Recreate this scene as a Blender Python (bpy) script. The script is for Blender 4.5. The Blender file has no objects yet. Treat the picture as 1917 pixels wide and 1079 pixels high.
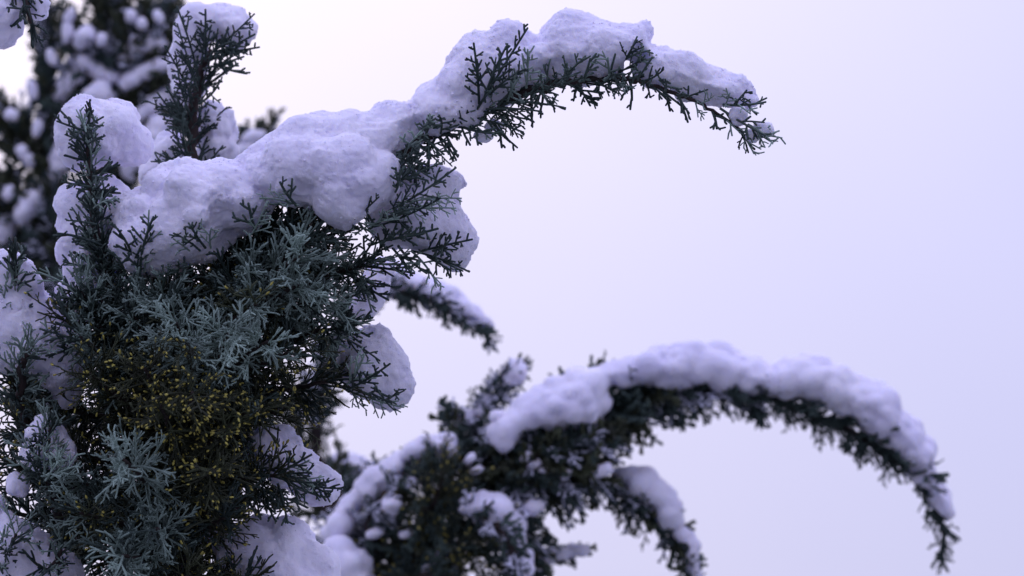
import bpy, math, random
import numpy as np
from mathutils import Vector, Matrix, Quaternion

random.seed(7)
RNG = np.random.default_rng(7)
scene = bpy.context.scene
COL = scene.collection

# ------------------------------------------------------------------ camera
PITCH = math.radians(15.0)
CAMP = Vector((0.0, 0.0, 1.6))
LENS = 120.0
cam_d = bpy.data.cameras.new('camera')
cam = bpy.data.objects.new('camera', cam_d)
COL.objects.link(cam)
cam.location = CAMP
cam.rotation_euler = (math.radians(90) + PITCH, 0, 0)
cam_d.lens = LENS
cam_d.sensor_width = 36.0
cam_d.clip_start = 0.05
cam_d.clip_end = 5000
cam_d.dof.use_dof = True
cam_d.dof.focus_distance = 3.97
cam_d.dof.aperture_fstop = 5.0
scene.camera = cam
scene.render.resolution_x = 1024
scene.render.resolution_y = 576

# ------------------------------------------------------------------ sky, sun, exposure
SUN_EL, SUN_AZ = math.radians(27), math.radians(-9)       # azimuth from +Y, negative = left
SUN_DIR = Vector((math.sin(SUN_AZ) * math.cos(SUN_EL), math.cos(SUN_AZ) * math.cos(SUN_EL), math.sin(SUN_EL)))
world = bpy.data.worlds.new('World')
scene.world = world
world.use_nodes = True
wn, wl = world.node_tree.nodes, world.node_tree.links
wn.clear()
w_out = wn.new('ShaderNodeOutputWorld')
sky = wn.new('ShaderNodeTexSky')
sky.sky_type = 'NISHITA'
sky.sun_disc = False
sky.sun_elevation = SUN_EL
sky.sun_rotation = SUN_AZ
bg_sky = wn.new('ShaderNodeBackground')
bg_sky.inputs['Strength'].default_value = 0.10
wl.new(sky.outputs[0], bg_sky.inputs['Color'])
# overcast cloud deck: pale lavender, brighter toward the hidden sun, very soft cloud variation
geo = wn.new('ShaderNodeTexCoord')
dot = wn.new('ShaderNodeVectorMath'); dot.operation = 'DOT_PRODUCT'
wl.new(geo.outputs['Generated'], dot.inputs[0])
dot.inputs[1].default_value = SUN_DIR
cl = wn.new('ShaderNodeTexNoise'); cl.inputs['Scale'].default_value = 2.6
cl.inputs['Detail'].default_value = 3; cl.inputs['Roughness'].default_value = 0.45
wl.new(geo.outputs['Generated'], cl.inputs['Vector'])
cmx = wn.new('ShaderNodeMath'); cmx.operation = 'MAXIMUM'; cmx.inputs[1].default_value = 0.0
wl.new(dot.outputs['Value'], cmx.inputs[0])
glow = wn.new('ShaderNodeMath'); glow.operation = 'POWER'; glow.inputs[1].default_value = 26
wl.new(cmx.outputs[0], glow.inputs[0])
nz = wn.new('ShaderNodeMath'); nz.operation = 'MULTIPLY_ADD'; nz.inputs[1].default_value = 0.8; nz.inputs[2].default_value = -0.40
wl.new(cl.outputs['Fac'], nz.inputs[0])
fac = wn.new('ShaderNodeMath'); fac.operation = 'ADD'; fac.use_clamp = True
wl.new(glow.outputs[0], fac.inputs[0]); wl.new(nz.outputs[0], fac.inputs[1])
ramp = wn.new('ShaderNodeMix'); ramp.data_type = 'RGBA'
ramp.inputs[6].default_value = (0.57, 0.572, 0.93, 1); ramp.inputs[7].default_value = (0.90, 0.83, 0.99, 1)
wl.new(fac.outputs[0], ramp.inputs[0])
sz = wn.new('ShaderNodeSeparateXYZ'); wl.new(geo.outputs['Generated'], sz.inputs[0])
zen = wn.new('ShaderNodeMath'); zen.operation = 'MAXIMUM'; zen.inputs[1].default_value = 0.0; wl.new(sz.outputs['Z'], zen.inputs[0])
zen2 = wn.new('ShaderNodeMath'); zen2.operation = 'MULTIPLY_ADD'; zen2.inputs[1].default_value = 1.35; zen2.inputs[2].default_value = 0.62
wl.new(zen.outputs[0], zen2.inputs[0])
bg_cl = wn.new('ShaderNodeBackground')
wl.new(zen2.outputs[0], bg_cl.inputs['Strength'])
wl.new(ramp.outputs[2], bg_cl.inputs['Color'])
mixs = wn.new('ShaderNodeMixShader'); mixs.inputs[0].default_value = 0.88
wl.new(bg_sky.outputs[0], mixs.inputs[1]); wl.new(bg_cl.outputs[0], mixs.inputs[2])
wl.new(mixs.outputs[0], w_out.inputs['Surface'])

sun_d = bpy.data.lights.new('sun', 'SUN')
sun_d.energy = 0.6
sun_d.angle = math.radians(40)
sun_d.color = (1.0, 0.95, 0.98)
sun_o = bpy.data.objects.new('sun', sun_d)
COL.objects.link(sun_o)
sun_o.location = (0, 0, 30)
sun_o.rotation_euler = (-SUN_DIR).to_track_quat('-Z', 'Y').to_euler()

vs = scene.view_settings
vs.view_transform = 'Standard'; vs.look = 'None'; vs.exposure = 0.08; vs.gamma = 1.0
vs.use_curve_mapping = False

# ------------------------------------------------------------------ picture plane -> world
FW = Vector((0, math.cos(PITCH), math.sin(PITCH)))
UP = Vector((0, -math.sin(PITCH), math.cos(PITCH)))
RT = Vector((1, 0, 0))
def P(px, py, d):
    k = d * 36.0 / LENS / 1917.0
    return CAMP + RT * ((px - 958.5) * k) + UP * ((539.5 - py) * k) + FW * d
def pxs(d): return d * 36.0 / LENS / 1917.0

# ------------------------------------------------------------------ materials
def mat(name):
    m = bpy.data.materials.new(name); m.use_nodes = True
    n, l = m.node_tree.nodes, m.node_tree.links
    return m, n, l, n['Principled BSDF']
def noise(n, l, scale, detail=4, rough=0.55, coord=None):
    t = n.new('ShaderNodeTexNoise'); t.inputs['Scale'].default_value = scale
    t.inputs['Detail'].default_value = detail; t.inputs['Roughness'].default_value = rough
    if coord: l.new(coord, t.inputs['Vector'])
    return t
def ramp2(n, l, fac, stops):
    r = n.new('ShaderNodeValToRGB')
    r.color_ramp.elements[0].position = stops[0][0]; r.color_ramp.elements[0].color = (*stops[0][1], 1)
    r.color_ramp.elements[1].position = stops[-1][0]; r.color_ramp.elements[1].color = (*stops[-1][1], 1)
    for p, c in stops[1:-1]:
        q = r.color_ramp.elements.new(p); q.color = (*c, 1)
    l.new(fac, r.inputs['Fac'])
    return r

def make_snow(name='snow', sss=0.7):
    m, n, l, b = mat(name)
    tc = n.new('ShaderNodeTexCoord')
    a = noise(n, l, 9, 4, 0.6, tc.outputs['Object'])
    r = ramp2(n, l, a.outputs['Fac'], [(0.3, (0.80, 0.77, 0.94)), (0.7, (0.90, 0.865, 0.98))])
    l.new(r.outputs['Color'], b.inputs['Base Color'])
    b.inputs['Roughness'].default_value = 0.75
    b.inputs['Specular IOR Level'].default_value = 0.2
    b.inputs['Subsurface Weight'].default_value = sss
    b.inputs['Subsurface Radius'].default_value = (0.7, 0.8, 1.0)
    b.inputs['Subsurface Scale'].default_value = 0.012
    g1 = noise(n, l, 420, 3, 0.7, tc.outputs['Object'])
    g2 = noise(n, l, 90, 4, 0.6, tc.outputs['Object'])
    ad = n.new('ShaderNodeMath'); ad.operation = 'MULTIPLY_ADD'; ad.inputs[1].default_value = 0.8
    l.new(g2.outputs['Fac'], ad.inputs[0]); l.new(g1.outputs['Fac'], ad.inputs[2])
    bp = n.new('ShaderNodeBump'); bp.inputs['Strength'].default_value = 0.7; bp.inputs['Distance'].default_value = 0.0018
    l.new(ad.outputs[0], bp.inputs['Height']); l.new(bp.outputs[0], b.inputs['Normal'])
    return m
M_SNOW = make_snow()
M_GRAIN = make_snow('snow_crystals', 0.0)

def make_leaf(name, dark, mid, light):
    m, n, l, b = mat(name)
    tc = n.new('ShaderNodeTexCoord')
    oi = n.new('ShaderNodeObjectInfo')
    gp = n.new('ShaderNodeNewGeometry')
    a = noise(n, l, 28, 3, 0.6, gp.outputs['Position'])
    s = n.new('ShaderNodeMath'); s.operation = 'MULTIPLY_ADD'; s.inputs[1].default_value = 0.35
    l.new(oi.outputs['Random'], s.inputs[0]); l.new(a.outputs['Fac'], s.inputs[2])
    r = ramp2(n, l, s.outputs[0], [(0.38, dark), (0.65, mid), (0.95, light)])
    l.new(r.outputs['Color'], b.inputs['Base Color'])
    b.inputs['Roughness'].default_value = 0.62
    b.inputs['Specular IOR Level'].default_value = 0.3
    v = n.new('ShaderNodeTexVoronoi'); v.inputs['Scale'].default_value = 620
    l.new(tc.outputs['Object'], v.inputs['Vector'])
    bp = n.new('ShaderNodeBump'); bp.inputs['Strength'].default_value = 0.5; bp.inputs['Distance'].default_value = 0.0007
    l.new(v.outputs['Distance'], bp.inputs['Height']); l.new(bp.outputs[0], b.inputs['Normal'])
    return m
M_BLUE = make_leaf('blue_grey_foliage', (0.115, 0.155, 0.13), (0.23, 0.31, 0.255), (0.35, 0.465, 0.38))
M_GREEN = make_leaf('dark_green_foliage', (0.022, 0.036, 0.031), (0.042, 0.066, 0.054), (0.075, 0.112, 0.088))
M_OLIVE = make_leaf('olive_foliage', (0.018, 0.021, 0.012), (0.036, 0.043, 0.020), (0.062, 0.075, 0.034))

def make_frost():
    """foliage with a dusting of snow settled on its upward faces"""
    m = make_leaf('snow_dusted_foliage', (0.02, 0.036, 0.038), (0.036, 0.06, 0.062), (0.06, 0.095, 0.09))
    n, l = m.node_tree.nodes, m.node_tree.links
    b = n['Principled BSDF']
    src = b.inputs['Base Color'].links[0].from_socket
    g = n.new('ShaderNodeNewGeometry'); sx = n.new('ShaderNodeSeparateXYZ'); l.new(g.outputs['Normal'], sx.inputs[0])
    nz = noise(n, l, 14, 2, .5, g.outputs['Position'])
    ad = n.new('ShaderNodeMath'); ad.operation = 'MULTIPLY_ADD'; ad.inputs[1].default_value = 1.6
    l.new(nz.outputs['Fac'], ad.inputs[0]); l.new(sx.outputs['Z'], ad.inputs[2])
    r = ramp2(n, l, ad.outputs[0], [(0.72, (0, 0, 0)), (0.98, (1, 1, 1))])
    mx = n.new('ShaderNodeMix'); mx.data_type = 'RGBA'
    l.new(r.outputs['Color'], mx.inputs[0]); l.new(src, mx.inputs[6]); mx.inputs[7].default_value = (0.82, 0.82, 0.93, 1)
    l.new(mx.outputs[2], b.inputs['Base Color'])
    return m
M_FROST = make_frost()
def make_bud():
    m, n, l, b = mat('yellow_cone_tip')
    gp = n.new('ShaderNodeNewGeometry')
    a = noise(n, l, 60, 2, 0.5, gp.outputs['Position'])
    r = ramp2(n, l, a.outputs['Fac'], [(0.35, (0.24, 0.20, 0.03)), (0.7, (0.56, 0.50, 0.10))])
    l.new(r.outputs['Color'], b.inputs['Base Color']); b.inputs['Roughness'].default_value = 0.7
    return m
M_BUD = make_bud()
def make_bark():
    m, n, l, b = mat('bark')
    tc = n.new('ShaderNodeTexCoord')
    mp = n.new('ShaderNodeMapping'); mp.inputs['Scale'].default_value = (1, 1, 0.2)
    l.new(tc.outputs['Object'], mp.inputs['Vector'])
    a = noise(n, l, 60, 5, 0.65, mp.outputs[0])
    r = ramp2(n, l, a.outputs['Fac'], [(0.3, (0.012, 0.008, 0.007)), (0.7, (0.045, 0.027, 0.022))])
    l.new(r.outputs['Color'], b.inputs['Base Color']); b.inputs['Roughness'].default_value = 0.85
    bp = n.new('ShaderNodeBump'); bp.inputs['Strength'].default_value = 0.8; bp.inputs['Distance'].default_value = 0.003
    l.new(a.outputs['Fac'], bp.inputs['Height']); l.new(bp.outputs[0], b.inputs['Normal'])
    return m
M_BARK = make_bark()
def make_ground():
    m, n, l, b = mat('snowy_grass')
    tc = n.new('ShaderNodeTexCoord')
    a = noise(n, l, 0.7, 6, 0.65, tc.outputs['Object'])
    r = ramp2(n, l, a.outputs['Fac'], [(0.46, (0.05, 0.06, 0.035)), (0.54, (0.30, 0.31, 0.33)), (0.64, (0.75, 0.76, 0.84))])
    l.new(r.outputs['Color'], b.inputs['Base Color']); b.inputs['Roughness'].default_value = 0.9
    bp = n.new('ShaderNodeBump'); bp.inputs['Strength'].default_value = 0.6; bp.inputs['Distance'].default_value = 0.05
    l.new(a.outputs['Fac'], bp.inputs['Height']); l.new(bp.outputs[0], b.inputs['Normal'])
    return m
M_GROUND = make_ground()

# ------------------------------------------------------------------ mesh helpers
WLOC = {}
def mesh_np(name, V, faces_list, mats, smooth=True):
    """faces_list: list of (int array [n,k], material index)"""
    me = bpy.data.meshes.new(name)
    V = np.asarray(V, dtype=np.float32)
    me.vertices.add(len(V)); me.vertices.foreach_set('co', V.ravel())
    loops, starts, totals, mi = [], [], [], []
    off = 0
    for F, m in faces_list:
        F = np.asarray(F, dtype=np.int32)
        if len(F) == 0: continue
        n, k = F.shape
        loops.append(F.ravel()); starts.append(off + np.arange(n) * k); totals.append(np.full(n, k)); mi.append(np.full(n, m))
        off += n * k
    loops = np.concatenate(loops).astype(np.int32)
    me.loops.add(len(loops)); me.loops.foreach_set('vertex_index', loops)
    st = np.concatenate(starts).astype(np.int32)
    me.polygons.add(len(st))
    me.polygons.foreach_set('loop_start', st)
    me.polygons.foreach_set('loop_total', np.concatenate(totals).astype(np.int32))
    me.polygons.foreach_set('material_index', np.concatenate(mi).astype(np.int32))
    me.polygons.foreach_set('use_smooth', np.full(len(st), smooth, dtype=bool))
    for m in mats: me.materials.append(m)
    me.update(calc_edges=True); me.validate()
    return me
def link(name, me, wloc=(0, 0, 0), parent=None):
    o = bpy.data.objects.new(name, me); COL.objects.link(o)
    w = Vector(wloc); WLOC[o] = w
    if parent is not None:
        o.parent = parent; o.location = w - WLOC[parent]
    else:
        o.location = w
    return o
def tag(o, label=None, cat=None, group=None, kind=None):
    if label: o['label'] = label
    if cat: o['category'] = cat
    if group: o['group'] = group
    if kind: o['kind'] = kind
    return o

def frame(t):
    t = t.normalized()
    a = Vector((0, 0, 1)) if abs(t.z) < 0.9 else Vector((1, 0, 0))
    x = t.cross(a).normalized(); y = t.cross(x).normalized()
    return x, y
def smooth_poly(pts, rads, sub=6):
    P4 = [pts[0] * 2 - pts[1]] + pts + [pts[-1] * 2 - pts[-2]]
    out, ro = [], []
    for i in range(len(pts) - 1):
        a, b, c, d = P4[i:i + 4]
        for s in range(sub):
            t = s / sub
            out.append(0.5 * ((2 * b) + (c - a) * t + (2 * a - 5 * b + 4 * c - d) * t * t + (3 * b - a - 3 * c + d) * t ** 3))
            ro.append(rads[i] * (1 - t) + rads[i + 1] * t)
    out.append(pts[-1].copy()); ro.append(rads[-1])
    return out, ro
def tube_np(pts, rads, sides, V, Q, T3, cap=True, ph=0.0):
    base = len(V)
    n = len(pts)
    x = y = None
    for i, p in enumerate(pts):
        t = (pts[min(i + 1, n - 1)] - pts[max(i - 1, 0)])
        if x is None: x, y = frame(t)
        else:
            tn = t.normalized(); x = (x - tn * x.dot(tn)).normalized(); y = tn.cross(x)
        for s in range(sides):
            a = 2 * math.pi * s / sides + ph
            V.append(p + x * (math.cos(a) * rads[i]) + y * (math.sin(a) * rads[i]))
    for i in range(n - 1):
        for s in range(sides):
            s2 = (s + 1) % sides
            Q.append((base + i * sides + s, base + i * sides + s2, base + (i + 1) * sides + s2, base + (i + 1) * sides + s))
    if cap:
        V.append(pts[-1] + (pts[-1] - pts[-2]).normalized() * rads[-1] * 0.8)
        c = len(V) - 1; b2 = base + (n - 1) * sides
        for s in range(sides): T3.append((b2 + s, b2 + (s + 1) % sides, c))

# ------------------------------------------------------------------ cypress sprays (shared meshes)
def make_spray(L, seed, leafmat, sides=4, buds=0.0, dens=1.0, flat=0.35, fat=1.0, tl=1.0):
    """a feathery spray growing along +Z: wiry axis, alternating laterals, blunt scale-leaved tips"""
    rnd = random.Random(seed)
    V, Q, T = [], [], []
    BQ, BT = [], []
    bend = Vector((rnd.uniform(-.25, .25), rnd.uniform(-.25, .25), 0)) * L
    def axis(t): return Vector((0, 0, L * t)) + bend * (t * t)
    R0 = 0.00135 * fat
    n = 6
    tube_np([axis(i / n) for i in range(n + 1)], [R0 * (1.15 - 0.25 * i / n) for i in range(n + 1)], sides, V, Q, T)
    def tip(p, d, l, r):
        sag = Vector((rnd.uniform(-1, 1), rnd.uniform(-1, 1), rnd.uniform(-1, 1))) * l * 0.10
        p1 = p + d * l * 0.55 + sag; p2 = p + d * l
        tube_np([p, p1, p2], [r * 0.8, r * 1.0, r * 0.92], sides, V, Q, T, ph=rnd.random())
        if rnd.random() < buds:
            q = (p2 - p1).normalized(); br = r * rnd.uniform(1.2, 1.7)
            tube_np([p2 - q * 0.0005, p2 + q * 0.0014, p2 + q * 0.0036], [r * 0.8, br, br * 0.7], 4, V, BQ, BT)
    step = 0.0078 / dens
    z = 0.10 * L + rnd.uniform(0, step); k = rnd.randint(0, 1)
    while z < L * 0.97:
        t = z / L
        p = axis(t)
        side = 1 if k % 2 else -1
        az = (0 if side > 0 else math.pi) + rnd.gauss(0, flat) + (rnd.random() < 0.22) * rnd.choice((-1, 1)) * 1.4
        el = math.radians(rnd.uniform(36, 58))
        d = Vector((math.cos(az) * math.sin(el), math.sin(az) * math.sin(el), math.cos(el)))
        ll = (0.12 * L + 0.011) * (1.0 - t) ** 0.75 * rnd.uniform(0.55, 1.5) + 0.0035 + 0.003 * rnd.random()
        # lateral with upward curve
        def lat(s, p=p, d=d, ll=ll): return p + d * (ll * s) + Vector((0, 0, ll * 0.18 * s * s))
        rr = R0 * 0.92
        tube_np([lat(0), lat(.5), lat(1)], [rr * .85, rr, rr * 0.9], sides, V, Q, T, ph=rnd.random())
        if rnd.random() < buds:
            q = (lat(1) - lat(.8)).normalized(); br = rr * rnd.uniform(1.2, 1.7)
            tube_np([lat(1) - q * .0005, lat(1) + q * .0014, lat(1) + q * .0036], [rr * .8, br, br * .7], 4, V, BQ, BT)
        s = rnd.uniform(0.004, 0.007); kk = rnd.randint(0, 1)
        while s < ll * 0.93:
            tt = s / ll
            q0 = lat(tt); td = (lat(min(1, tt + .1)) - lat(tt - .1)).normalized()
            px = td.cross(Vector((rnd.gauss(0, .45), 1, rnd.gauss(0, .3)))).normalized() * (1 if kk % 2 else -1)
            dd = (td * rnd.uniform(.6, .95) + px * rnd.uniform(.55, .9)).normalized()
            tip(q0, dd, rnd.uniform(0.004, 0.0095) * tl * (1 - 0.35 * tt), R0 * 0.86)
            s += rnd.uniform(0.0055, 0.0095) / dens; kk += 1
        z += step * rnd.uniform(.7, 1.35); k += 1
    Va = np.array([tuple(v) for v in V], dtype=np.float32)
    return Va, np.array(Q, dtype=np.int32).reshape(-1, 4), np.array(T, dtype=np.int32).reshape(-1, 3), \
        np.array(BQ, dtype=np.int32).reshape(-1, 4), np.array(BT, dtype=np.int32).reshape(-1, 3), leafmat

STYLES = {  # material, share of yellow tips, density, flatness, thickness, tip length
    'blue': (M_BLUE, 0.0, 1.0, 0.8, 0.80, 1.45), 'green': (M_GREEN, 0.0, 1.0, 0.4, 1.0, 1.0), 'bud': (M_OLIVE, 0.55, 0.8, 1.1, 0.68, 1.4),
    'olive': (M_OLIVE, 0.2, 1.0, 1.0, 0.72, 1.4), 'frost': (M_FROST, 0.0, 1.1, 0.7, 1.5, 1.0), 'dense': (M_GREEN, 0.0, 1.15, 1.0, 2.1, 1.2), 'stout': (M_OLIVE, 0.0, 1.15, 1.0, 2.1, 1.2)}  # last entry: thick olive sprays without yellow tips
LENS_MM = (0.022, 0.036, 0.055, 0.078, 0.105)
VARI = {}
for st, (mm, bu, de, fl, fa, tl) in STYLES.items():
    for li, L in enumerate(LENS_MM):
        for v in range(3):
            g = make_spray(L, 100 * li + 10 * v + len(st) * 1000, mm, 4, bu, de, fl, fa, tl)
            me = mesh_np('leaf_spray', g[0], [(g[1], 0), (g[2], 0), (g[3], 1), (g[4], 1)], [mm, M_BUD])
            g3 = make_spray(L, 100 * li + 10 * v + len(st) * 1000 + 5, mm, 3, bu * .8, de * .85, fl, fa * 1.1, tl)
            VARI[(st, li, v)] = (me, g3)

class Tree:
    def __init__(self, base, label, limit=300):
        self.root = link('cypress_tree', None, base)
        tag(self.root, label, 'tree')
        self.sprays = []          # (score, point, dir, roll vector, length, style, branch)
        self.limit = limit
    def branch(self, name, pts, rads):
        p, r = smooth_poly([Vector(q) for q in pts], rads)
        if name == 'branch':      # slight natural crookedness
            for i in range(1, len(p) - 1):
                p[i] = p[i] + Vector((random.gauss(0, 1), random.gauss(0, 1), random.gauss(0, 1))) * r[i] * 0.35
        V, Q, T = [], [], []
        o0 = p[0].copy()
        tube_np([q - o0 for q in p], r, 8 if name == 'branch' else 12, V, Q, T)
        me = mesh_np(name, [tuple(v) for v in V], [(Q, 0), (T, 0)], [M_BARK])
        o = link(name, me, o0, self.root)
        return o, p
    def spray(self, br, p, d, length, style, face=None, score=None):
        if face is None:
            face = Vector((random.gauss(0, 1), random.gauss(0, 1), random.gauss(0, 1)))
        if score is None:
            c = p + d * length * .7 - CAMP
            dep = c.dot(FW); k = pxs(dep)
            px = 958.5 + c.dot(RT) / k; py = 539.5 - c.dot(UP) / k
            inside = -60 < px < 1980 and -60 < py < 1140
            score = -dep + (0 if inside else -10) + random.uniform(-.02, .02)
        self.sprays.append((score, p, d.normalized(), face, length, style, br))
    def grow(self, br, pts, n, lr, ang, style, t0=0.05, t1=1.0, bias=Vector((0, 0, 0)), up=0.15, jit=0.0, taper=0.0):
        seg = [0.0]
        for i in range(len(pts) - 1): seg.append(seg[-1] + (pts[i + 1] - pts[i]).length)
        tot = seg[-1]
        for i in range(n):
            t = (t0 + (t1 - t0) * (i + random.random()) / n) * tot
            j = max(k for k in range(len(seg)) if seg[k] <= t); j = min(j, len(pts) - 2)
            f = (t - seg[j]) / max(1e-6, seg[j + 1] - seg[j])
            p = pts[j].lerp(pts[j + 1], f)
            T = (pts[j + 1] - pts[j]).normalized()
            x, y = frame(T)
            a = random.uniform(0, 2 * math.pi)
            perp = x * math.cos(a) + y * math.sin(a) + bias
            perp = (perp - T * perp.dot(T)); perp.normalize()
            an = math.radians(random.uniform(*ang)) * (1 - 0.5 * max(0, (t / tot - .85) / .15))
            d = (T * math.cos(an) + perp * math.sin(an) + Vector((0, 0, up))).normalized()
            s = style if isinstance(style, str) else random.choice(style)
            if jit: p = p + Vector((random.gauss(0, jit), random.gauss(0, jit), random.gauss(0, jit)))
            self.spray(br, p, d, random.uniform(*lr) * (1 - taper * max(0.0, (t / tot - .55) / .45)), s)
    def finish(self):
        self.sprays.sort(key=lambda s: -s[0])
        rest = {}
        for i, (sc, p, d, face, length, style, br) in enumerate(self.sprays):
            li = min(range(len(LENS_MM)), key=lambda k: abs(LENS_MM[k] - length))
            me, g3 = VARI[(style, li, random.randrange(3))]
            sc_ = min(1.25, max(.8, length / LENS_MM[li]))
            z = d; y = face - z * face.dot(z)
            if y.length < 1e-4: y = frame(z)[0]
            y.normalize(); x = y.cross(z)
            R = Matrix((x, y, z)).transposed()
            if i < self.limit:
                o = link('leaf_spray', me, p, br)
                o.rotation_euler = R.to_euler(); o.scale = (sc_,) * 3
            else:
                rest.setdefault(style, []).append((g3, np.array(R), np.array(p), sc_))
        b = WLOC[self.root]; bn = np.array(b)
        for style, lst in rest.items():
            Vs, Q, T, BQ, BT = [], [], [], [], []; off = 0
            for g, R, p, s in lst:
                Vs.append((g[0] * s) @ R.T + (p - bn)); Q.append(g[1] + off); T.append(g[2] + off)
                BQ.append(g[3] + off); BT.append(g[4] + off); off += len(g[0])
            cat = np.concatenate
            me = mesh_np('foliage', cat(Vs), [(cat(Q), 0), (cat(T), 0), (cat(BQ), 1), (cat(BT), 1)], [STYLES[style][0], M_BUD])
            o = link('foliage', me, b, self.root); tag(o, kind='stuff')

# ------------------------------------------------------------------ snow masses: implicit surface -> surface nets
PERM = RNG.permutation(4096).astype(np.int32)
GRAD = RNG.normal(size=(4096, 3)); GRAD /= np.linalg.norm(GRAD, axis=1)[:, None]; GRAD = GRAD.astype(np.float32)
def perlin(p):
    i = np.floor(p).astype(np.int32); f = (p - i).astype(np.float32)
    u = f * f * f * (f * (f * 6 - 15) + 10)
    res = 0
    for dx in (0, 1):
        for dy in (0, 1):
            for dz in (0, 1):
                h = PERM[(PERM[(PERM[(i[:, 0] + dx) & 4095] + i[:, 1] + dy) & 4095] + i[:, 2] + dz) & 4095]
                g = GRAD[h]
                v = g[:, 0] * (f[:, 0] - dx) + g[:, 1] * (f[:, 1] - dy) + g[:, 2] * (f[:, 2] - dz)
                w = (u[:, 0] if dx else 1 - u[:, 0]) * (u[:, 1] if dy else 1 - u[:, 1]) * (u[:, 2] if dz else 1 - u[:, 2])
                res = res + v * w
    return res * 1.6
def surface_nets(F, org, h):
    nx, ny, nz = F.shape
    S = F < 0
    c = [S[dx:nx - 1 + dx, dy:ny - 1 + dy, dz:nz - 1 + dz] for dx in (0, 1) for dy in (0, 1) for dz in (0, 1)]
    cnt = sum(x.astype(np.int8) for x in c)
    act = (cnt > 0) & (cnt < 8)
    idx = -np.ones(act.shape, dtype=np.int32)
    I = np.argwhere(act); idx[act] = np.arange(len(I))
    pos = np.zeros((len(I), 3)); num = np.zeros(len(I))
    corners = [(a, b, cc) for a in (0, 1) for b in (0, 1) for cc in (0, 1)]
    fv = [F[I[:, 0] + a, I[:, 1] + b, I[:, 2] + cc] for a, b, cc in corners]
    for i in range(8):
        for j in range(i + 1, 8):
            if sum(abs(corners[i][k] - corners[j][k]) for k in range(3)) != 1: continue
            m = (fv[i] < 0) != (fv[j] < 0)
            t = np.where(m, fv[i] / np.where(m, fv[i] - fv[j], 1), 0)
            ci = np.array(corners[i]); cj = np.array(corners[j])
            pos += np.where(m[:, None], ci + (cj - ci) * t[:, None], 0); num += m
    V = (I + pos / num[:, None]) * h + org
    faces = []
    for ax in range(3):
        a, b = [(1, 2), (2, 0), (0, 1)][ax]
        sl0 = [slice(None)] * 3; sl1 = [slice(None)] * 3
        sl0[ax] = slice(0, -1); sl1[ax] = slice(1, None)
        ch = S[tuple(sl0)] != S[tuple(sl1)]
        E = np.argwhere(ch)
        ok = (E[:, a] > 0) & (E[:, b] > 0) & (E[:, a] < F.shape[a] - 1) & (E[:, b] < F.shape[b] - 1)
        E = E[ok]
        def at(da, db):
            q = E.copy(); q[:, a] -= da; q[:, b] -= db
            return idx[q[:, 0], q[:, 1], q[:, 2]]
        q = np.stack([at(1, 1), at(0, 1), at(0, 0), at(1, 0)], axis=1)
        ins = S[E[:, 0], E[:, 1], E[:, 2]]
        q[~ins] = q[~ins][:, ::-1]
        faces.append(q)
    return V, np.concatenate(faces)
def chaikin(p, it=2):
    for _ in range(it):
        q = np.roll(p, -1, axis=0)
        p = np.stack([p * .75 + q * .25, p * .25 + q * .75], axis=1).reshape(-1, 2)
    return p
SEEDN = [0]
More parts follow.
